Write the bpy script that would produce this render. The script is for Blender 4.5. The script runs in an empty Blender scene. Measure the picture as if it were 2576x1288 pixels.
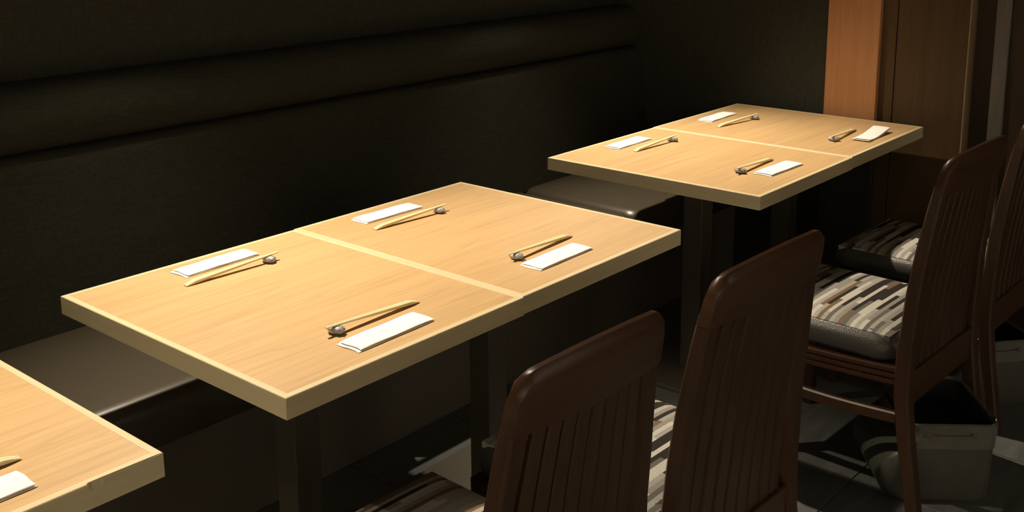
import bpy, bmesh, math, random
from mathutils import Vector, Matrix

# ------------------------------------------------------------------ camera, world, lights, exposure
S = bpy.context.scene
COL = S.collection
S.view_settings.view_transform = 'Standard'
S.view_settings.look = 'None'
S.view_settings.gamma = 1.0
S.view_settings.use_curve_mapping = False
S.view_settings.exposure = 0.0

cam_d = bpy.data.cameras.new('camera')
cam = bpy.data.objects.new('camera', cam_d)
COL.objects.link(cam)
cam.location = (-1.0232, -1.3741, 1.5187)
cam.rotation_euler = (1.3680, 0.0063, -0.8626)
cam_d.sensor_fit = 'HORIZONTAL'
cam_d.sensor_width = 36.0
cam_d.lens = 36.0 * 2745.42 / 2576.0
cam_d.shift_y = -(644.0 - 318.73) / 2576.0
cam_d.clip_start = 0.02
S.camera = cam

world = bpy.data.worlds.new('world')
S.world = world
world.use_nodes = True
world.node_tree.nodes['Background'].inputs[0].default_value = (0.02, 0.018, 0.015, 1)
world.node_tree.nodes['Background'].inputs[1].default_value = 0.3

LAMP_COLOR = (1.0, 0.84, 0.64)
FILL_COLOR = (1.0, 0.94, 0.82)  # tint of the added fill lamps
CEIL = 2.25
# position of each ceiling downlight or added fill lamp, the point it is aimed at, watts, cone in degrees
DOWNLIGHTS_AND_FILL = [
    ((-2.75, 1.00), (-2.75, 0.33), 248, 78, LAMP_COLOR, 'downlight over the bench end behind the camera'),
    ((-1.15, 1.00), (-1.15, 0.33), 248, 78, LAMP_COLOR, 'downlight over the near cropped table'),
    ((0.45, 1.00), (0.40, 0.33), 248, 78, LAMP_COLOR, 'downlight over the middle pair of tables'),
    ((2.05, 1.00), (1.96, 0.33), 248, 78, LAMP_COLOR, 'downlight over the far pair of tables'),
    ((1.45, -0.55), (2.90, 0.30), 9, 34, LAMP_COLOR, 'accent downlight turned towards the wooden pillar'),
    ((-2.20, -3.75), (-2.20, -4.40), 230, 120, FILL_COLOR, 'wall-washing fill lamp added farthest behind the camera'),  # from here down: unseen lamps added to bounce fill off the walls
    ((-0.60, -3.75), (-0.60, -4.40), 230, 120, FILL_COLOR, 'wall-washing fill lamp added across the aisle behind the camera'),
    ((1.00, -3.75), (1.00, -4.40), 230, 120, FILL_COLOR, 'wall-washing fill lamp added across the aisle opposite the middle tables'),
    ((2.40, -3.75), (2.40, -4.40), 230, 120, FILL_COLOR, 'wall-washing fill lamp added across the aisle opposite the far tables'),
    ((-2.70, -2.40), (-3.25, -2.40), 400, 120, FILL_COLOR, 'wall-washing fill lamp added by the aisle half of the rear wall'),  # added the same way, fill from behind the camera
    ((-2.70, -0.70), (-3.25, -0.70), 400, 120, FILL_COLOR, 'wall-washing fill lamp added by the bench half of the rear wall'),
]

random.seed(7)
ZT = 0.72          # table top height
TH = 0.0393        # table top thickness
W, D = 0.6122, 0.75
GAP = 0.3995
BX = 2 * W + GAP   # near end of the far pair
CX = -0.229        # far end of the near table

# ------------------------------------------------------------------ helpers
def link(o, parent=None):
    COL.objects.link(o)
    if parent:
        o.parent = parent
    return o

def thing(name, label, cat, loc=(0, 0, 0), rz=0.0, group=None):
    o = bpy.data.objects.new(name, None)
    o.empty_display_size = 0.05
    link(o)
    o.location = loc
    o.rotation_euler = (0, 0, rz)
    tag(o, label, cat, group)
    return o

def tag(o, label=None, cat=None, group=None, kind=None):
    if label: o['label'] = label
    if cat: o['category'] = cat
    if group: o['group'] = group
    if kind: o['kind'] = kind
    return o

def obj(name, bm, mat, parent=None, smooth=None):
    bmesh.ops.recalc_face_normals(bm, faces=bm.faces)
    me = bpy.data.meshes.new(name)
    bm.to_mesh(me)
    bm.free()
    me.materials.append(mat)
    if smooth is not None:
        for p in me.polygons:
            p.use_smooth = True
        me.set_sharp_from_angle(angle=math.radians(smooth))
    o = bpy.data.objects.new(name, me)
    return link(o, parent)

def copy_tree(o, parent=None):
    c = o.copy()
    COL.objects.link(c)
    if parent:
        c.parent = parent
    for ch in list(o.children):
        copy_tree(ch, c)
    return c

def box(bm, x0, x1, y0, y1, z0, z1, bev=0.0, seg=2):
    b = bmesh.new()
    vs = [b.verts.new((x, y, z)) for x in (x0, x1) for y in (y0, y1) for z in (z0, z1)]
    for f in ((0, 1, 3, 2), (4, 6, 7, 5), (0, 4, 5, 1), (2, 3, 7, 6), (0, 2, 6, 4), (1, 5, 7, 3)):
        b.faces.new([vs[i] for i in f])
    bmesh.ops.recalc_face_normals(b, faces=b.faces)
    if bev:
        bmesh.ops.bevel(b, geom=list(b.edges), offset=bev, segments=seg, profile=0.5, affect='EDGES')
    merge(bm, b)
    return bm

def merge(bm, b):
    m = {v: bm.verts.new(v.co) for v in b.verts}
    for f in b.faces:
        bm.faces.new([m[v] for v in f.verts])
    b.free()

def loft(bm, rings, cap=True, closed=True):
    R = [[bm.verts.new(p) for p in r] for r in rings]
    n = len(R[0])
    for a, b in zip(R, R[1:]):
        for i in range(n if closed else n - 1):
            j = (i + 1) % n
            bm.faces.new((a[i], a[j], b[j], b[i]))
    if cap:
        bm.faces.new(R[0][::-1])
        bm.faces.new(R[-1])
    return bm

def rrect(hx, hy, r, n=4):
    """rounded rectangle outline, counter-clockwise"""
    pts = []
    for cx, cy, a0 in ((hx - r, hy - r, 0), (-hx + r, hy - r, 90), (-hx + r, -hy + r, 180), (hx - r, -hy + r, 270)):
        for k in range(n + 1):
            a = math.radians(a0 + 90 * k / n)
            pts.append((cx + r * math.cos(a), cy + r * math.sin(a)))
    return pts

def lathe(bm, prof, n=24, cx=0, cy=0):
    rings = []
    for r, z in prof:
        rings.append([(cx + r * math.cos(2 * math.pi * k / n), cy + r * math.sin(2 * math.pi * k / n), z) for k in range(n)])
    return loft(bm, rings)

# ------------------------------------------------------------------ materials
class N:
    def __init__(self, name):
        self.m = bpy.data.materials.new(name)
        self.m.use_nodes = True
        self.t = self.m.node_tree
        self.b = self.t.nodes['Principled BSDF']
    def new(self, typ, **kw):
        n = self.t.nodes.new(typ)
        for k, v in kw.items():
            setattr(n, k, v)
        return n
    def l(self, a, b):
        self.t.links.new(a, b)
    def coords(self, scale=(1, 1, 1), kind='Object', rnd=0.0):
        tc = self.new('ShaderNodeTexCoord')
        mp = self.new('ShaderNodeMapping')
        mp.inputs['Scale'].default_value = scale
        if rnd:
            oi = self.new('ShaderNodeObjectInfo')
            mu = self.new('ShaderNodeMath', operation='MULTIPLY')
            mu.inputs[1].default_value = rnd
            self.l(oi.outputs['Random'], mu.inputs[0])
            va = self.new('ShaderNodeVectorMath', operation='ADD')
            self.l(tc.outputs[kind], va.inputs[0])
            self.l(mu.outputs[0], va.inputs[1])
            self.l(va.outputs[0], mp.inputs['Vector'])
        else:
            self.l(tc.outputs[kind], mp.inputs['Vector'])
        return mp.outputs[0]
    def noise(self, vec, scale, detail=4, rough=0.55, dist=0.0):
        n = self.new('ShaderNodeTexNoise')
        n.inputs['Scale'].default_value = scale
        n.inputs['Detail'].default_value = detail
        n.inputs['Roughness'].default_value = rough
        n.inputs['Distortion'].default_value = dist
        self.l(vec, n.inputs['Vector'])
        return n.outputs[0]
    def ramp(self, fac, stops, interp='LINEAR'):
        r = self.new('ShaderNodeValToRGB')
        r.color_ramp.interpolation = interp
        e = r.color_ramp.elements
        while len(e) < len(stops):
            e.new(0.5)
        for el, (p, c) in zip(e, stops):
            el.position = p
            el.color = (*c, 1)
        self.l(fac, r.inputs[0])
        return r.outputs[0]
    def mix(self, fac, a, b, mode='MIX'):
        n = self.new('ShaderNodeMix', data_type='RGBA', blend_type=mode)
        if isinstance(fac, float): n.inputs[0].default_value = fac
        else: self.l(fac, n.inputs[0])
        for s, v in ((6, a), (7, b)):
            if isinstance(v, tuple): n.inputs[s].default_value = (*v, 1)
            else: self.l(v, n.inputs[s])
        return n.outputs[2]
    def bump(self, h, strength=0.3, dist=0.002):
        n = self.new('ShaderNodeBump')
        n.inputs['Strength'].default_value = strength
        n.inputs['Distance'].default_value = dist
        self.l(h, n.inputs['Height'])
        self.l(n.outputs[0], self.b.inputs['Normal'])
    def set(self, color=None, rough=0.5, spec=0.5, metal=0.0, coat=0.0):
        if color is not None:
            if isinstance(color, tuple): self.b.inputs['Base Color'].default_value = (*color, 1)
            else: self.l(color, self.b.inputs['Base Color'])
        self.b.inputs['Roughness'].default_value = rough
        self.b.inputs['Specular IOR Level'].default_value = spec
        self.b.inputs['Metallic'].default_value = metal
        self.b.inputs['Coat Weight'].default_value = coat
        return self.m

def wood(name, dark, light, axis=(1.2, 26, 26), rough=0.4, spec=0.4, rnd=5.0, strength=0.05, figure=0.5):
    n = N(name)
    v = n.coords(axis, rnd=rnd)
    a = n.noise(v, 1.6, 5, 0.6, 0.6)
    v2 = n.coords(tuple(c * 0.28 for c in axis), rnd=rnd + 3)
    b = n.noise(v2, 1.5, 2, 0.5, 0.9)
    w = n.new('ShaderNodeMath', operation='FRACT')
    mu = n.new('ShaderNodeMath', operation='MULTIPLY'); mu.inputs[1].default_value = 7.0
    n.l(b, mu.inputs[0]); n.l(mu.outputs[0], w.inputs[0])
    c1 = n.ramp(a, [(0.3, dark), (0.7, light)])
    dk = tuple(c * 0.86 for c in dark)
    band = n.ramp(w.outputs[0], [(0.0, (0, 0, 0)), (0.72, (0, 0, 0)), (0.93, (1, 1, 1)), (1.0, (0, 0, 0))])
    mf = n.new('ShaderNodeMath', operation='MULTIPLY'); mf.inputs[1].default_value = figure
    n.l(band, mf.inputs[0])
    col = n.mix(mf.outputs[0], c1, dk)
    n.bump(a, strength, 0.0006)
    return n.set(col, rough, spec)

M = {}
M['veneer'] = wood('table_veneer', (0.485, 0.318, 0.150), (0.570, 0.385, 0.190), (1.4, 34, 34), 0.42, 0.35, figure=0.55)
M['band_x'] = wood('edge_band_wood', (0.57, 0.47, 0.28), (0.64, 0.54, 0.33), (1.5, 60, 40), 0.45, 0.35, figure=0.25)
M['band_y'] = wood('edge_band_wood_crosswise', (0.57, 0.47, 0.28), (0.64, 0.54, 0.33), (60, 1.5, 40), 0.45, 0.35, figure=0.25)
M['stick'] = wood('chopstick_wood', (0.72, 0.60, 0.34), (0.80, 0.68, 0.42), (3, 90, 90), 0.55, 0.3, figure=0.1)
M['chair'] = wood('chair_wood', (0.036, 0.018, 0.009), (0.058, 0.028, 0.014), (30, 30, 1.4), 0.36, 0.3, figure=0.4)
M['chair_x'] = wood('chair_wood_crosswise', (0.040, 0.019, 0.009), (0.064, 0.030, 0.015), (1.4, 30, 30), 0.36, 0.3, figure=0.4)
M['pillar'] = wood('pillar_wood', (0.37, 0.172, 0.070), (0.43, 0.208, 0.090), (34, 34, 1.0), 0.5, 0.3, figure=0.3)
M['panel'] = wood('wall_panel_wood', (0.058, 0.033, 0.012), (0.074, 0.043, 0.016), (26, 26, 1.0), 0.55, 0.25, figure=0.4)
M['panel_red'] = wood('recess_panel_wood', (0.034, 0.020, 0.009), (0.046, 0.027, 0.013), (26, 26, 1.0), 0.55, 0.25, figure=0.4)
M['lip'] = wood('panel_lip_wood', (0.22, 0.15, 0.08), (0.28, 0.19, 0.11), (26, 26, 1.0), 0.4, 0.3, figure=0.1)

def fabric(name, a, b, scale):
    n = N(name)
    v = n.coords((scale, scale, scale * 0.06))
    f1 = n.noise(v, 1.0, 2, 0.7)
    v2 = n.coords((scale * 0.06, scale * 0.2, scale))
    f2 = n.noise(v2, 1.0, 2, 0.7)
    ad = n.new('ShaderNodeMath', operation='MULTIPLY'); n.l(f1, ad.inputs[0]); n.l(f2, ad.inputs[1])
    c = n.ramp(ad.outputs[0], [(0.16, a), (0.38, b)])
    n.bump(ad.outputs[0], 0.5, 0.0015)
    m = n.set(c, 0.9, 0.15)
    return m
M['fabric'] = fabric('bench_fabric', (0.023, 0.0228, 0.0165), (0.039, 0.038, 0.027), 420)
M['dark_wall'] = fabric('wall_fabric', (0.026, 0.0255, 0.0185), (0.040, 0.039, 0.029), 300)

def vinyl(name, col, rough, scale=700, strength=0.25):
    n = N(name)
    v = n.coords((1, 1, 1))
    vo = n.new('ShaderNodeTexVoronoi'); vo.inputs['Scale'].default_value = scale
    n.l(v, vo.inputs['Vector'])
    n.bump(vo.outputs['Distance'], strength, 0.0008)
    return n.set(col, rough, 0.5)
M['vinyl'] = vinyl('bench_vinyl', (0.055, 0.046, 0.031), 0.33, 900, 0.1)
M['kick'] = vinyl('bench_base_laminate', (0.105, 0.087, 0.060), 0.5, 500, 0.05)
M['seat_vinyl'] = vinyl('chair_seat_vinyl', (0.055, 0.052, 0.045), 0.38, 300, 0.5)

def stripes(name):
    n = N(name)
    tc = n.new('ShaderNodeTexCoord')
    sx = n.new('ShaderNodeSeparateXYZ')
    oi = n.new('ShaderNodeObjectInfo')
    n.l(tc.outputs['Object'], sx.inputs[0])
    def math_(op, a, b=None):
        k = n.new('ShaderNodeMath', operation=op)
        for i, v in enumerate((a, b)):
            if v is None: continue
            if isinstance(v, (int, float)): k.inputs[i].default_value = v
            else: n.l(v, k.inputs[i])
        return k.outputs[0]
    seed = math_('MULTIPLY', oi.outputs['Random'], 37.0)
    row = math_('FLOOR', math_('DIVIDE', sx.outputs['Y'], 0.0115))
    rs = math_('ADD', row, math_('FLOOR', seed))
    wn = n.new('ShaderNodeTexWhiteNoise', noise_dimensions='1D'); n.l(rs, wn.inputs['W'])
    ln = math_('ADD', math_('MULTIPLY', wn.outputs[0], 0.22), 0.12)
    off = math_('MULTIPLY', wn.outputs[0], 3.1)
    seg = math_('FLOOR', math_('DIVIDE', math_('ADD', sx.outputs['X'], off), ln))
    cv = n.new('ShaderNodeCombineXYZ'); n.l(rs, cv.inputs[0]); n.l(seg, cv.inputs[1])
    w2 = n.new('ShaderNodeTexWhiteNoise', noise_dimensions='2D'); n.l(cv.outputs[0], w2.inputs['Vector'])
    c = n.ramp(w2.outputs[0], [(0.0, (0.40, 0.39, 0.34)), (0.2, (0.022, 0.018, 0.014)), (0.40, (0.25, 0.24, 0.215)),
                               (0.54, (0.17, 0.11, 0.06)), (0.62, (0.33, 0.32, 0.28)), (0.80, (0.12, 0.115, 0.10)), (0.90, (0.50, 0.485, 0.43))], 'CONSTANT')
    v = n.coords((500, 60, 1))
    f = n.noise(v, 1.0, 2)
    c2 = n.mix(0.25, c, n.ramp(f, [(0.3, (0.3, 0.3, 0.3)), (0.7, (1, 1, 1))]), 'MULTIPLY')
    n.bump(f, 0.3, 0.001)
    return n.set(c2, 0.85, 0.2)
M['stripes'] = stripes('striped_seat_fabric')

n = N('paper'); f = n.noise(n.coords((1, 1, 1)), 90, 3)
n.bump(f, 0.12, 0.001); M['paper'] = n.set((0.86, 0.86, 0.83), 0.8, 0.2)

n = N('grey_glaze')
f = n.noise(n.coords((1, 1, 1), rnd=9), 210, 4, 0.6)
c = n.ramp(f, [(0.30, (0.20, 0.20, 0.205)), (0.55, (0.38, 0.38, 0.38)), (0.72, (0.56, 0.555, 0.54))])
n.bump(f, 0.5, 0.002); M['glaze'] = n.set(c, 0.25, 0.6)

n = N('floor_tile')
f = n.noise(n.coords((1.0, 5.0, 1.0), rnd=11), 6, 5, 0.6, 0.4)
c = n.ramp(f, [(0.3, (0.070, 0.074, 0.069)), (0.7, (0.120, 0.124, 0.115))])
n.bump(f, 0.15, 0.002); M['tile'] = n.set(c, 0.42, 0.4)
n = N('grout'); M['grout'] = n.set(n.ramp(n.noise(n.coords(), 60, 3), [(0.3, (0.03, 0.03, 0.028)), (0.7, (0.05, 0.05, 0.047))]), 0.9, 0.2)
n = N('ceiling_paint'); M['ceiling'] = n.set(n.ramp(n.noise(n.coords(), 40, 3), [(0.3, (0.16, 0.15, 0.135)), (0.7, (0.19, 0.18, 0.16))]), 0.9, 0.2)
n = N('room_wall_paint'); M['wall'] = n.set(n.ramp(n.noise(n.coords(), 30, 3), [(0.3, (0.50, 0.46, 0.40)), (0.7, (0.56, 0.52, 0.45))]), 0.8, 0.2)
n = N('black_metal'); f = n.noise(n.coords(), 300, 2); n.bump(f, 0.1, 0.0005); M['black'] = n.set((0.075, 0.064, 0.045), 0.42, 0.4)
n = N('grey_strip'); M['strip'] = n.set(n.ramp(n.noise(n.coords((1, 1, 0.1)), 80, 3), [(0.3, (0.10, 0.085, 0.07)), (0.7, (0.13, 0.11, 0.09))]), 0.4, 0.4)
n = N('basket_plastic_shaded'); f = n.noise(n.coords(), 40, 4); n.bump(f, 0.1, 0.003)
M['basket'] = n.set(n.ramp(f, [(0.3, (0.046, 0.045, 0.037)), (0.7, (0.060, 0.058, 0.048))]), 0.45, 0.4)  # pale plastic with the shade under the chair put into its colour
n = N('basket_cuff_plastic_shaded'); f = n.noise(n.coords(), 40, 4); n.bump(f, 0.1, 0.003)
M['cuff'] = n.set(n.ramp(f, [(0.3, (0.090, 0.087, 0.070)), (0.7, (0.112, 0.108, 0.088))]), 0.3, 0.5)  # cuff of the same pale plastic, its colour darkened for that shade
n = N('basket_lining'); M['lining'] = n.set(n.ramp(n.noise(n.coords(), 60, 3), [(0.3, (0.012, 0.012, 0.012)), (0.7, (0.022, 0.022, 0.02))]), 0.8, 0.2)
n = N('steel'); M['steel'] = n.set((0.5, 0.49, 0.46), 0.3, 0.5, 1.0)
n = N('lamp_glass')
n.b.inputs['Emission Color'].default_value = (*LAMP_COLOR, 1)
n.b.inputs['Emission Strength'].default_value = 12.0
M['bulb'] = n.set((0.8, 0.8, 0.75), 0.4)

# ------------------------------------------------------------------ the room
X0, X1, Y0, Y1 = -3.3, 2.90, -4.5, 1.40
def struct(name, bm, mat, label, cat):
    o = obj(name, bm, mat)
    return tag(o, label, cat, kind='structure')

floor = struct('floor', box(bmesh.new(), X0, X1 + 0.2, Y0, Y1 + 0.1, -0.08, -0.004), M['grout'], 'dark grey tiled restaurant floor under the tables and chairs', 'floor')
TS = 0.40
b = box(bmesh.new(), 0.0015, TS - 0.0015, 0.0015, TS - 0.0015, -0.0035, 0.0, 0.001, 1)
t0 = obj('tile', b, M['tile'], floor)
first = True
yy = -0.32 - 10 * TS
ky = 0
while yy + ky * TS + TS <= Y1 + 0.03:
    kx = 0
    while X0 + kx * TS + TS <= X1 + 0.15:
        o = t0 if first else t0.copy()
        if not first:
            COL.objects.link(o)
        first = False
        o.location = (X0 + kx * TS - 0.02 + 0.1, yy + ky * TS, 0)
        kx += 1
    ky += 1

ceiling = struct('ceiling', box(bmesh.new(), X0, X1 + 0.2, Y0, Y1 + 0.1, CEIL, CEIL + 0.08), M['ceiling'], 'dark matt ceiling above the dining row', 'ceiling')
wall_left = struct('wall_left', box(bmesh.new(), X0, X1 + 0.2, Y1, Y1 + 0.1, 0, CEIL), M['dark_wall'], 'near-black wall rising behind the bench', 'wall')
wall_right = struct('wall_right', box(bmesh.new(), X0, X1 + 0.2, Y0 - 0.1, Y0, 0, CEIL), M['wall'], 'pale plastered wall on the far side of the aisle', 'wall')
wall_near = struct('wall_near', box(bmesh.new(), X0 - 0.1, X0, Y0, Y1, 0, CEIL), M['wall'], 'pale plastered wall behind the camera', 'wall')
wall_far = struct('wall_far', box(bmesh.new(), X1 + 0.075, X1 + 0.2, Y0, Y1, 0, CEIL), M['panel_red'], 'dark end wall of panels beyond the far tables', 'wall')
# fabric stretch between the bench and the light pillar
obj('wall_panel', box(bmesh.new(), X1, X1 + 0.075, 0.405, Y1 - 0.001, 0, CEIL - 0.001, 0.002), M['dark_wall'], wall_far)
obj('wall_panel', box(bmesh.new(), X1 + 0.012, X1 + 0.075, 0.148, 0.202, 0, CEIL - 0.001, 0.002), M['panel'], wall_far)
obj('wall_panel', box(bmesh.new(), X1 + 0.012, X1 + 0.075, -0.108, 0.145, 0, CEIL - 0.001, 0.002), M['panel'], wall_far)
tag(obj('panel_lip', box(bmesh.new(), X1 + 0.008, X1 + 0.075, -0.114, -0.1085, 0, CEIL - 0.001, 0.0015), M['lip'], wall_far), 'thin pale edge of the wall panel')
tag(obj('grey_strip', box(bmesh.new(), X1 + 0.03, X1 + 0.075, -0.238, -0.190, 0, CEIL - 0.001, 0.002), M['strip'], wall_far), 'narrow grey vertical strip')
obj('wall_panel', box(bmesh.new(), X1 + 0.045, X1 + 0.075, -1.4, -0.2385, 0, CEIL - 0.001, 0.002), M['panel_red'], wall_far)

obj('plinth', box(bmesh.new(), X1 - 0.014, X1 + 0.075, 0.2025, 0.4045, 0, 0.66, 0.002), M['dark_wall'], wall_far)
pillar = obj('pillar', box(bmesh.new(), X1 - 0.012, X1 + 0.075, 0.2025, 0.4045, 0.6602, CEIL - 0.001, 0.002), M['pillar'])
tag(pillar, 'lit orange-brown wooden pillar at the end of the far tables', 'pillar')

# ------------------------------------------------------------------ ceiling downlights and added fill lamps
for (lx, ly), (ax, ay), watt, cone, tint, label in DOWNLIGHTS_AND_FILL:
    t = thing('downlight', 'ceiling ' + label, 'downlight', (lx, ly, CEIL))  # the added fill lamps are built as downlights too
    t['group'] = 'ceiling downlights and added fill lamps'
    bm = bmesh.new()
    pr = [(0.045, -0.012), (0.052, -0.012), (0.054, -0.006), (0.054, 0.0), (0.040, 0.0), (0.040, -0.006)]
    n_ = 28
    rings = [[(r * math.cos(2 * math.pi * k / n_), r * math.sin(2 * math.pi * k / n_), z) for k in range(n_)] for r, z in pr]
    loft(bm, rings + [rings[0]], cap=False)
    bmesh.ops.remove_doubles(bm, verts=bm.verts, dist=1e-6)
    obj('trim_ring', bm, M['black'], t, 40)
    bm = bmesh.new(); lathe(bm, [(0.038, -0.001), (0.038, -0.005), (0.02, -0.008)], 24)
    obj('bulb', bm, M['bulb'], t, 40)
    ld = bpy.data.lights.new('downlight_beam', 'SPOT')  # also the beam of each added fill lamp
    ld.energy = watt; ld.color = tint; ld.spot_size = math.radians(cone); ld.spot_blend = 1.0
    ld.shadow_soft_size = 0.022
    lo = bpy.data.objects.new('downlight_beam', ld)
    link(lo, t)
    lo.location = (0, 0, -0.035)
    d = Vector((ax - lx, ay - ly, ZT - CEIL))
    lo.rotation_euler = d.to_track_quat('-Z', 'Y').to_euler()

# ------------------------------------------------------------------ banquette bench
bench = thing('banquette_bench', 'long black banquette bench with padded back running along the wall', 'bench', (0, 0, 0))
BX0, BX1 = X0 + 0.01, X1 - 0.006
obj('base', box(bmesh.new(), BX0, BX1, 0.77, 1.395, 0.0, 0.325, 0.004), M['kick'], bench)
def cushion(x0, x1, y0, y1, z0, z1, r, crown=0.012, nx=14, ny=10):
    """soft box: rounded edges and a slightly domed top"""
    bm = bmesh.new()
    hx, hy = (x1 - x0) / 2, (y1 - y0) / 2
    cx, cy = (x0 + x1) / 2, (y0 + y1) / 2
    rings = []
    H = z1 - z0
    steps = [(0.012, 0.0), (0.004, 0.004), (0.0, 0.012)]
    for ins, dz in steps:
        rings.append((ins, z0 + dz))
    K = 6
    for k in range(K + 1):
        a = math.pi / 2 * k / K
        rings.append((r * (1 - math.cos(a)), z1 - r + r * math.sin(a)))
    for k in range(1, 5):
        f = k / 5
        rings.append((r + (min(hx, hy) - r) * f, z1 + crown * (1 - (1 - f) ** 2)))
    R = []
    for ins, z in rings:
        rr = max(0.004, 0.05 - ins * 0.4)
        h1, h2 = max(hx - ins, 0.003), max(hy - ins, 0.003)
        rr = min(rr, h1 * 0.95, h2 * 0.95)
        R.append([(cx + px, cy + py, z) for px, py in rrect(h1, h2, rr, 4)])
    loft(bm, R)
    return bm
seams = [BX0, -1.56, -0.36, 0.84, 2.04, BX1]
for a, c in zip(seams, seams[1:]):
    obj('seat_cushion', cushion(a + 0.003, c - 0.003, 0.69, 1.24, 0.325, 0.452, 0.042, 0.010), M['vinyl'], bench, 50)
def extr_x(prof, x0, x1, nseg=1):
    bm = bmesh.new()
    rings = [[(x0 + (x1 - x0) * k / nseg, y, z) for y, z in prof] for k in range(nseg + 1)]
    return loft(bm, rings)
# lower back pad: leaning face with a rounded top
prof = [(1.20, 0.44), (1.215, 0.54), (1.232, 0.66), (1.25, 0.78), (1.262, 0.86), (1.268, 0.885), (1.280, 0.900), (1.297, 0.905), (1.396, 0.905), (1.396, 0.44)]
obj('back_pad', extr_x(prof, BX0, BX1), M['fabric'], bench, 35)
prof = []
for k in range(15):
    a = math.radians(-100 + 200 * k / 14)
    prof.append((1.335 - 0.085 * math.cos(a), 0.992 + 0.088 * math.sin(a)))
prof += [(1.396, 1.078), (1.396, 0.906)]
obj('head_roll', extr_x(prof, BX0, BX1), M['fabric'], bench, 35)

# ------------------------------------------------------------------ tables
BW = 0.0135
def band_x(x0, x1, yin, yout, chip=None):
    """lipping strip along x; outer top arris lightly eased, mitred ends; an optional chip in the arris"""
    bm = bmesh.new()
    s = 1 if yout > yin else -1
    xs = [x0, x0 + 0.002, x1 - 0.002, x1]
    if chip:
        xs = [x0, x0 + 0.002] + [chip + d for d in (-0.013, -0.010, -0.005, 0.002, 0.008, 0.012)] + [x1 - 0.002, x1]
    rings = []
    for i, x in enumerate(xs):
        c = 0.0012
        if chip and abs(x - chip) < 0.0125:
            c = 0.0060 + 0.0015 * math.sin(x * 900)
        mi = 0.0
        xi = x
        # mitre: inner edge shorter than outer edge
        if i == 0: xi = x + BW
        if i == len(xs) - 1: xi = x - BW
        if i == 1: xi = x + BW - 0.0005
        if i == len(xs) - 2: xi = x - BW + 0.0005
        cz = c
        if c > 0.003:
            cz, c = c * 1.7, 0.0042
        rings.append([(xi, yin, 0), (x, yout, 0), (x, yout, TH - cz), (x + (xi - x) * c / BW, yout - s * c, TH), (xi, yin, TH)])
    loft(bm, rings)
    return bm
def swap(bm):
    for v in bm.verts:
        v.co = Vector((v.co.y, v.co.x, v.co.z))
    return bm
def make_table(x0, y0, label, chip=None):
    t = thing('dining_table', label, 'table', (x0, y0, 0), 0, 'two-seat dining tables along the bench')
    zt = ZT - TH
    e = 0.0006
    x1 = W - 2 * e
    top = obj('tabletop_panel', box(bmesh.new(), BW, x1 - BW, BW, D - BW, 0.0, TH - 0.0003), M['veneer'], t)
    top.location = (e, 0, zt)
    a = obj('edge_band', band_x(0, x1, BW, 0.0, chip), M['band_x'], t)
    b_ = obj('edge_band', band_x(0, x1, D - BW, D), M['band_x'], t)
    c = obj('edge_band', swap(band_x(0, D, BW, 0.0)), M['band_y'], t)
    d = obj('edge_band', swap(band_x(0, D, x1 - BW, x1)), M['band_y'], t)
    for o in (a, b_, c, d):
        o.location = (e, 0, zt)
    cx, cy = W / 2, D / 2
    obj('pedestal_column', box(bmesh.new(), cx - 0.034, cx + 0.034, cy - 0.034, cy + 0.034, 0.012, zt - 0.006, 0.003), M['black'], t)
    bm = box(bmesh.new(), cx - 0.19, cx + 0.19, cy - 0.20, cy + 0.20, 0.0, 0.012, 0.003)
    obj('base_plate', bm, M['black'], t)
    obj('top_plate', box(bmesh.new(), cx - 0.15, cx + 0.15, cy - 0.15, cy + 0.15, zt - 0.006, zt - 0.0002, 0.001), M['black'], t)
    return t
make_table(CX - W, -0.004, 'light wood dining table cut off at the lower left, chipped front edge', chip=0.6122 - 0.109)
make_table(0.0, 0.0, 'near table of the middle pair, light wood with pale edge banding')
make_table(W, 0.004, 'far table of the middle pair, light wood with pale edge banding')
make_table(BX, 0.0, 'near table of the far pair, light wood with pale edge banding')
make_table(BX + W, 0.004, 'far table of the far pair, light wood, beside the pillar')

# ------------------------------------------------------------------ place settings
def napkin_mesh(L, w, t, bend=0.0, seed=0, layer=0):
    rnd = random.Random(seed)
    bm = bmesh.new()
    nx, ny = 16, 6
    ph = rnd.random() * 6
    def zoff(u):
        return bend * max(0, (u - 0.25) / 0.75) ** 1.7 + bend * 0.25 * max(0, (0.2 - u) / 0.2) ** 2
    top, bot = [], []
    for i in range(nx + 1):
        u = i / nx
        rt, rb = [], []
        for j in range(ny + 1):
            v = j / ny
            x = (u - 0.5) * L + 0.0012 * math.sin(7 * v + ph) * (abs(u - 0.5) > 0.47)
            y = (v - 0.5) * w
            e = min(1, min(u, 1 - u) * 9) * 0.5 + 0.5
            e2 = 1 - 0.45 * abs(2 * v - 1) ** 3
            zb = zoff(u)
            rt.append(bm.verts.new((x, y, zb + t * e * e2 + 0.0004 * math.sin(11 * u + 5 * v + ph))))
            rb.append(bm.verts.new((x, y, zb)))
        top.append(rt); bot.append(rb)
    for i in range(nx):
        for j in range(ny):
            bm.faces.new((top[i][j], top[i + 1][j], top[i + 1][j + 1], top[i][j + 1]))
            bm.faces.new((bot[i][j + 1], bot[i + 1][j + 1], bot[i + 1][j], bot[i][j]))
        bm.faces.new((bot[i][0], bot[i + 1][0], top[i + 1][0], top[i][0]))
        bm.faces.new((top[i][ny], top[i + 1][ny], bot[i + 1][ny], bot[i][ny]))
    for j in range(ny):
        bm.faces.new((bot[0][j + 1], bot[0][j], top[0][j], top[0][j + 1]))
        bm.faces.new((top[nx][j + 1], top[nx][j], bot[nx][j], bot[nx][j + 1]))
    return bm

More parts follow.
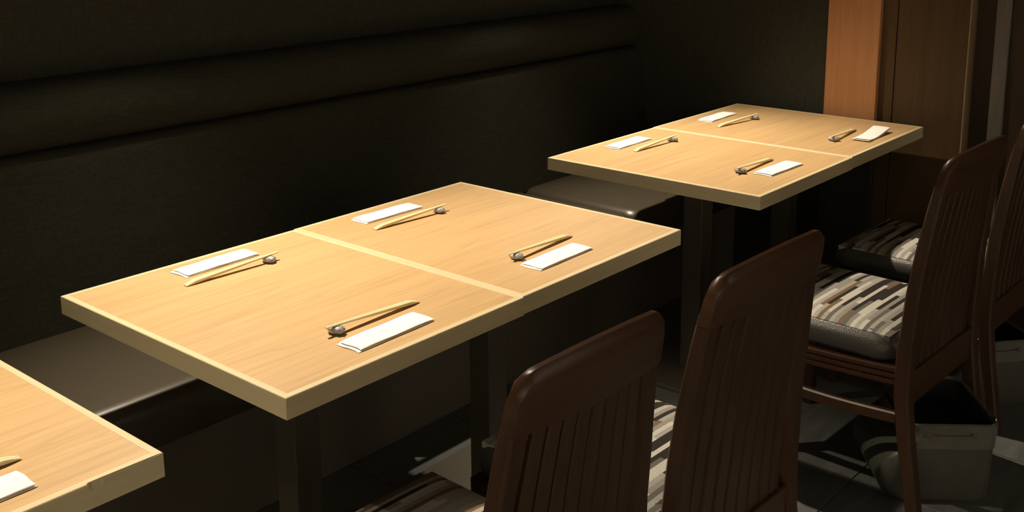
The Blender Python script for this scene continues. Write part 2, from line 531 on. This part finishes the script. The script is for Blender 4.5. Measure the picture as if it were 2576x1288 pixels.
def stick_mesh(side):
    """one half of a disposable chopstick pair: along +x from thick end (0) to tip (0.24); side +1/-1 of the split"""
    bm = bmesh.new()
    rings = []
    for x, w, z0, z1 in ((0.0, 0.0046, 0.0, 0.0016), (0.004, 0.0048, 0.0, 0.0030), (0.018, 0.0050, 0.0, 0.0062), (0.024, 0.0050, 0.0, 0.0070), (0.10, 0.0042, 0.0006, 0.0066), (0.18, 0.0033, 0.0012, 0.0056), (0.237, 0.0024, 0.0016, 0.0044), (0.24, 0.0018, 0.0020, 0.0040)):
        g = 0.00025
        w *= 1.35
        c = min(0.0010, w * 0.3, (z1 - z0) * 0.3)
        pts = [(g, z0), (g + w - c, z0), (g + w, z0 + c), (g + w, z1 - c), (g + w - c, z1), (g + c * 0.8, z1), (g, z1 - c * 0.8)]
        rings.append([(x, side * y, z) for y, z in pts])
    loft(bm, rings)
    return bm

def rest_mesh(seed):
    """squat grey ceramic knot: a flattened ball wound with slanting ribs, dished on top"""
    rnd = random.Random(seed)
    bm = bmesh.new()
    ph = rnd.random() * 6
    nu, nv = 40, 16
    rings = []
    for j in range(1, nv):
        a = -math.pi / 2 + math.pi * j / nv
        r = []
        for i in range(nu):
            th = 2 * math.pi * i / nu
            rib = 1 + 0.085 * math.sin(9 * th + 5 * a + ph) * math.cos(a) + 0.03 * math.sin(4 * th - 6 * a + ph * 2)
            x = 0.0135 * math.cos(a) ** 0.8 * math.cos(th) * rib
            y = 0.0195 * math.cos(a) ** 0.8 * math.sin(th) * rib
            z = 0.0082 + 0.0084 * math.sin(a) * (1 + 0.25 * (rib - 1))
            z -= 0.0028 * math.exp(-(y / 0.007) ** 2) * max(0, math.sin(a))
            r.append((x, y, max(z, 0.0)))
        rings.append(r)
    loft(bm, rings)
    return bm

# name, napkin centre, napkin yaw, stick thick end, stick tip, rest position, bend of the napkin
P = [
 ('on the near middle table, bench side', (0.331, 0.677), 0.03, (0.202, 0.600), (0.462, 0.592), 0.0),
 ('on the far middle table, bench side', (0.855, 0.672), -0.02, (0.738, 0.592), (0.99, 0.574), 0.0),
 ('on the near middle table, aisle side', (0.301, 0.080), 0.02, (0.452, 0.150), (0.19, 0.152), 0.0),
 ('on the far middle table, aisle side', (0.858, 0.108), 0.02, (1.005, 0.182), (0.752, 0.172), 0.0),
 ("on the far pair's near table, bench side", (1.957, 0.669), 0.02, (1.868, 0.581), (2.13, 0.572), 0.0),
 ('on the table by the pillar, bench side', (2.541, 0.667), 0.03, (2.385, 0.572), (2.625, 0.540), 0.0),
 ("on the far pair's near table, aisle side", (1.946, 0.110), -0.03, (2.046, 0.184), (1.80, 0.176), 0.0),
 ('on the table by the pillar, aisle side', (2.576, 0.084), 0.04, (2.640, 0.170), (2.395, 0.150), 0.014),
 ('on the cropped table at lower left', (-0.498, 0.075), 0.0, (-0.376, 0.143), (-0.63, 0.146), 0.0),
]
for i, (where, nc, nyaw, a, tip, bend) in enumerate(P):
    k = thing('napkin', ('curled white paper hand towel ' if bend else 'folded white paper hand towel ') + where, 'napkin', (nc[0], nc[1], ZT + 0.0002), nyaw, 'folded paper hand towels on the tables')
    lo = obj('lower_fold', napkin_mesh(0.199, 0.061, 0.0028, bend, i), M['paper'], k, 40)
    up = obj('upper_fold', napkin_mesh(0.192, 0.058, 0.0034, bend, i + 50), M['paper'], k, 40)
    up.location = (0.0035, -0.0005, 0.0030)
    # chopsticks: thick end on the table, tip lying over the rest
    ang = math.atan2(tip[1] - a[1], tip[0] - a[0])
    c = thing('chopsticks', 'pair of pale wooden chopsticks ' + where, 'chopsticks', (a[0], a[1], ZT + 0.0004), ang, 'disposable chopstick pairs on the tables')
    c.rotation_euler = (0, -math.asin(0.0128 / 0.211), ang)
    for s in (1, -1):
        obj('stick', stick_mesh(s), M['stick'], c, 30)
    rx = a[0] + 0.214 * math.cos(ang); ry = a[1] + 0.214 * math.sin(ang)
    r = obj('chopstick_rest', rest_mesh(i), M['glaze'], None, 60)
    r.location = (rx, ry, ZT)
    r.rotation_euler = (0, 0, ang + random.uniform(-0.25, 0.25))
    tag(r, 'small grey ceramic chopstick rest ' + where, 'chopstick rest', 'grey chopstick rests')

# ------------------------------------------------------------------ chairs
# local frame: x to the right of the sitter's view towards the bench, y forward (towards the table), floor at z = 0
POST = [(0.93, -0.281, 0.018), (0.90, -0.276, 0.020), (0.86, -0.268, 0.026), (0.80, -0.256, 0.029), (0.70, -0.241, 0.032), (0.58, -0.226, 0.035), (0.50, -0.221, 0.037), (0.43, -0.216, 0.038), (0.325, -0.217, 0.038), (0.20, -0.236, 0.035), (0.10, -0.257, 0.032), (0.0, -0.277, 0.029)]
def interp(z, col):
    P_ = POST
    if z >= P_[0][0]: return P_[0][col]
    for u, v in zip(P_, P_[1:]):
        if v[0] <= z <= u[0]:
            f = (z - v[0]) / (u[0] - v[0])
            return v[col] + (u[col] - v[col]) * f
    return P_[-1][col]
def half_w(z):
    """outer half width of the chair: splayed at the floor, drawn in towards the crest"""
    for (z0, w0), (z1, w1) in (((0.0, 0.238), (0.43, 0.222)), ((0.43, 0.222), (0.68, 0.208)), ((0.68, 0.208), (0.95, 0.178))):
        if z <= z1:
            return w0 + (w1 - w0) * (z - z0) / (z1 - z0)
    return 0.178
def bow(x, z):
    """the back is gently dished: middle lies further back"""
    return -0.010 * max(0.0, 1 - (x / 0.2) ** 2) * min(1, max(0, (z - 0.3) / 0.3))
def sec(x0, x1, y0, y1, c, z):
    return [(x0 + c, y0, z), (x1 - c, y0, z), (x1, y0 + c, z), (x1, y1 - c, z), (x1 - c, y1, z), (x0 + c, y1, z), (x0, y1 - c, z), (x0, y0 + c, z)]
def make_chair():
    t = thing('dining_chair', 'x', 'chair')
    pw = 0.040
    for s in (-1, 1):
        rings = []
        for k in range(30):
            z = 0.850 * k / 29
            yf = interp(z, 1); dp = interp(z, 2)
            xo = half_w(z)
            xa, xb = (xo - pw, xo) if s > 0 else (-xo, -xo + pw)
            rings.append(sec(xa, xb, yf - dp, yf, 0.005, z))
        obj('rear_leg', loft(bmesh.new(), rings), M['chair'], t, 40)
    # crest rail: arched, rounded ends, dished
    bm = bmesh.new()
    rings = []
    HW = half_w(0.85) + 0.0008
    NX = 32
    for k in range(NX + 1):
        x = -HW + 2 * HW * k / NX
        e = 1 - abs(x) / HW
        zt = 0.930 - 0.010 * (x / HW) ** 2
        rc = 0.030
        d = HW - abs(x)
        if d < rc:
            zt -= rc - math.sqrt(max(0, rc * rc - (rc - d) ** 2))
        zb = 0.826 + 0.006 * (x / HW) ** 2
        pts = []
        M_ = 8
        zs = [zb + (zt - zb) * q / M_ for q in range(M_ + 1)]
        fr, bk = [], []
        for q, z in enumerate(zs):
            th = 0.0290 * (1 - 0.15 * max(0.0, 1 - d / 0.006) ** 2)
            top = (zt - z)
            if top < 0.014: th *= 0.35 + 0.65 * math.sqrt(max(0, 1 - (1 - top / 0.014) ** 2))
            yc = interp(z, 1) - 0.015 + bow(x, z)
            xx = x * half_w(z) / half_w(0.85)
            fr.append((xx, yc + th / 2, z)); bk.append((xx, yc - th / 2, z))
        rings.append(fr + bk[::-1])
    loft(bm, rings)
    obj('top_rail', bm, M['chair_x'], t, 45)
    # slats
    ns = 8
    inner = 0.163
    pitch = 2 * inner / ns
    for i in range(ns):
        xc = -inner + pitch * (i + 0.5)
        rings = []
        for k in range(14):
            z = 0.335 + (0.840 - 0.335) * k / 13
            sc = (half_w(z) - 0.043) / 0.173
            y = interp(z, 1) - 0.017 + bow(xc, z)
            w = 0.0184 * sc
            rings.append(sec(xc * sc - w, xc * sc + w, y - 0.0065, y + 0.0065, 0.003, z))
        obj('slat', loft(bm := bmesh.new(), rings), M['chair'], t, 40)
    # rear seat rail that takes the slats
    obj('seat_rail', box(bmesh.new(), -0.187, 0.187, -0.250, -0.222, 0.285, 0.375, 0.004), M['chair_x'], t)
    obj('seat_rail', box(bmesh.new(), -0.182, 0.182, 0.208, 0.233, 0.318, 0.378, 0.004), M['chair_x'], t)
    for s in (-1, 1):
        # moulded side rail: three stepped reeds
        bm = bmesh.new()
        rings = []
        for k in range(9):
            f = k / 8
            y = -0.214 + (0.208 + 0.214) * f
            zt = 0.386 - 0.010 * f - 0.006 * math.sin(math.pi * f)
            zb = 0.335 - 0.022 * f
            h = zt - zb
            prof = [(0.196, zb), (0.206, zb), (0.210, zb + 0.1 * h), (0.210, zb + 0.28 * h), (0.205, zb + 0.33 * h), (0.205, zb + 0.38 * h), (0.212, zb + 0.43 * h), (0.212, zb + 0.62 * h), (0.207, zb + 0.67 * h), (0.207, zb + 0.72 * h), (0.214, zb + 0.77 * h), (0.214, zb + 0.94 * h), (0.210, zt), (0.196, zt)]
            rings.append([(s * x, y, z) for x, z in prof])
        obj('seat_rail', loft(bm, rings), M['chair_x'], t, 30)
        # low side stretcher, bowed
        bm = bmesh.new()
        rings = []
        for k in range(11):
            f = k / 10
            y = -0.222 + (0.211 + 0.222) * f
            z = 0.254 - 0.012 * math.sin(math.pi * f)
            x = s * (0.204 - 0.004 * math.sin(math.pi * f))
            rings.append([(x + a_, y, z + b_) for a_, b_ in ((-0.009, -0.014), (0.009, -0.014), (0.010, 0.010), (0.006, 0.014), (-0.006, 0.014), (-0.010, 0.010))])
        obj('stretcher', loft(bm, rings), M['chair_x'], t, 30)
        # front leg
        rings = []
        for k in range(6):
            f = k / 5
            z = 0.377 * f
            w = 0.015 + 0.004 * f
            rings.append(sec(s * 0.200 - w, s * 0.200 + w, 0.223 - w, 0.223 + w, 0.004, z))
        obj('front_leg', loft(bmesh.new(), rings), M['chair'], t, 40)
    # cushion
    cu = obj('seat_cushion', cushion(-0.212, 0.212, -0.206, 0.248, 0.388, 0.458, 0.040, 0.002), M['seat_vinyl'], t, 50)
    bm = bmesh.new()
    NXX = 16
    hx, hy = 0.194, 0.208
    def zt(x, y):
        ex = max(0.0, 1 - (abs(x) / hx) ** 4); ey = max(0.0, 1 - (abs(y) / hy) ** 4)
        return 0.4530 + 0.0145 * ex ** 0.6 * ey ** 0.6
    g = [[bm.verts.new((-hx + 2 * hx * i / NXX, -hy + 2 * hy * j / NXX, zt(-hx + 2 * hx * i / NXX, -hy + 2 * hy * j / NXX))) for j in range(NXX + 1)] for i in range(NXX + 1)]
    lowv = [[bm.verts.new((v.co.x, v.co.y, 0.440)) for v in r] for r in g]
    for i in range(NXX):
        for j in range(NXX):
            bm.faces.new((g[i][j], g[i + 1][j], g[i + 1][j + 1], g[i][j + 1]))
            bm.faces.new((lowv[i][j + 1], lowv[i + 1][j + 1], lowv[i + 1][j], lowv[i][j]))
    for i in range(NXX):
        bm.faces.new((lowv[i][0], lowv[i + 1][0], g[i + 1][0], g[i][0]))
        bm.faces.new((g[i][NXX], g[i + 1][NXX], lowv[i + 1][NXX], lowv[i][NXX]))
        bm.faces.new((lowv[0][i + 1], lowv[0][i], g[0][i], g[0][i + 1]))
        bm.faces.new((g[NXX][i + 1], g[NXX][i], lowv[NXX][i], lowv[NXX][i + 1]))
    for v in bm.verts:
        v.co.y += 0.021
    f_ = obj('seat_fabric', bm, M['stripes'], cu, 60)
    tag(f_, 'woven stripes of cream, grey, tan and dark brown')
    return t

chair = make_chair()
CH = [
 (0.148, -0.232, -0.03, 0.88, 'dark brown slatted chair backed towards us at the near middle table'),
 (0.663, -0.236, -0.03, 1.0, 'dark brown slatted chair at the far middle table, showing a sliver of striped seat'),
 (1.734, -0.240, -0.03, 1.05, 'dark brown chair with fully lit striped seat and pale basket beneath'),
 (2.335, -0.240, -0.02, 1.0, 'dark brown chair cut off by the right edge of the picture'),
 (-0.605, -0.240, 0.0, 1.0, 'brown chair of which only a back corner shows at the bottom edge'),
]
for i, (x, y, rz, sx, label) in enumerate(CH):
    c = chair if i == 0 else copy_tree(chair)
    c.location = (x, y, 0)
    c.rotation_euler = (0, 0, rz)
    c.scale = (sx, 1, 1)
    tag(c, label, 'chair', 'dining chairs along the aisle')

# ------------------------------------------------------------------ luggage baskets under the chairs
def make_basket(label, loc, rz):
    t = thing('basket', label, 'basket', loc, rz, 'pale luggage baskets under the chairs')
    H = 0.236
    def ring(z, grow=0.0, inset=0.0):
        """rounded rectangle; the left flank sags outwards below the cuff"""
        f = z / H
        pts = []
        bulge = 0.0
        if f < 0.70:
            bulge = 0.052 * math.sin(math.pi * min(1, (f / 0.70)) ** 0.75)
        hx = 0.128 + 0.010 * f; hy = 0.150 + 0.010 * f
        neck = 0.012 * math.sin(math.pi * (f - 0.70) / 0.30) if f > 0.70 else 0.0
        for x, y in rrect(hx - inset, hy - inset, 0.030, 5):
            if x < 0:
                wgt = min(1, -x / hx) ** 1.5
                x -= bulge * wgt
                x += neck * 1.6 * wgt
                x += 0.028 * wgt * (1 if f > 0.70 else max(0, 1 - abs(f - 0.7) / 0.12) * 0.8)
            y += 0.35 * bulge * (y / hy) * (0.6 if y > 0 else 0.25)
            pts.append((x, y, z))
        return pts
    bm = bmesh.new()
    loft(bm, [ring(0.172 * k / 12, 0, 0.006 if k == 0 else 0.0) for k in range(13)] + [[(x * 0.96, y * 0.96, z) for x, y, z in ring(0.172)]] + [[(x * 0.96, y * 0.96, 0.01) for x, y, z in ring(0.06, 0, 0.01)]])
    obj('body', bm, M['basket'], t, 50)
    # turned-down cuff with wall thickness
    bm = bmesh.new()
    outer = [ring(0.166 + (H - 0.166) * k / 8, 0, -0.003) for k in range(9)]
    inner = [[(x * 0.955, y * 0.96, z) for x, y, z in ring(0.166 + (H - 0.166) * k / 8, 0, 0.0)] for k in range(8, -1, -1)]
    rim = [[(x * 0.985, y * 0.985, H + 0.003) for x, y, z in ring(H, 0, 0.0)]]
    loft(bm, outer + rim + inner + [outer[0]], cap=False)
    bmesh.ops.remove_doubles(bm, verts=bm.verts, dist=1e-6)
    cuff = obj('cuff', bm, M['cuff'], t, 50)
    bm = bmesh.new()
    loft(bm, [[(x * 0.95, y * 0.95, z) for x, y, z in ring(z_, 0, 0.004)] for z_ in (0.173, 0.232)], cap=False)
    v0 = [v for v in bm.verts if abs(v.co.z - 0.173) < 1e-5]
    bmesh.ops.contextual_create(bm, geom=[e for e in bm.edges if all(v in v0 for v in e.verts)])
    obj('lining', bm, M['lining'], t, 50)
    # handle: two eyelets and the cord between them on the front cuff
    yf = -0.163
    for x in (-0.060, 0.066):
        bm = bmesh.new()
        lathe(bm, [(0.0075, 0.0), (0.0075, 0.003), (0.004, 0.004)], 14)
        bmesh.ops.rotate(bm, verts=bm.verts, cent=(0, 0, 0), matrix=Matrix.Rotation(math.radians(90), 3, 'X'))
        bmesh.ops.translate(bm, verts=bm.verts, vec=(x, yf, 0.208))
        obj('eyelet', bm, M['black'], cuff, 40)
    bm = bmesh.new()
    rings = []
    for k in range(9):
        x = -0.058 + 0.122 * k / 8
        z = 0.208 - 0.002 * math.sin(math.pi * k / 8)
        rings.append([(x, yf - 0.004 + 0.0017 * math.cos(a), z + 0.0017 * math.sin(a)) for a in [math.pi / 3 * q for q in range(6)]])
    loft(bm, rings)
    obj('handle_cord', bm, M['strip'], cuff, 60)
    # eyelet ring of the side handle
    bm = bmesh.new()
    lathe(bm, [(0.009, 0.0), (0.009, 0.003), (0.005, 0.004)], 14)
    bmesh.ops.rotate(bm, verts=bm.verts, cent=(0, 0, 0), matrix=Matrix.Rotation(math.radians(90), 3, 'Y'))
    bmesh.ops.translate(bm, verts=bm.verts, vec=(0.137, -0.120, 0.236))
    obj('eyelet', bm, M['steel'], cuff, 40)
    return t
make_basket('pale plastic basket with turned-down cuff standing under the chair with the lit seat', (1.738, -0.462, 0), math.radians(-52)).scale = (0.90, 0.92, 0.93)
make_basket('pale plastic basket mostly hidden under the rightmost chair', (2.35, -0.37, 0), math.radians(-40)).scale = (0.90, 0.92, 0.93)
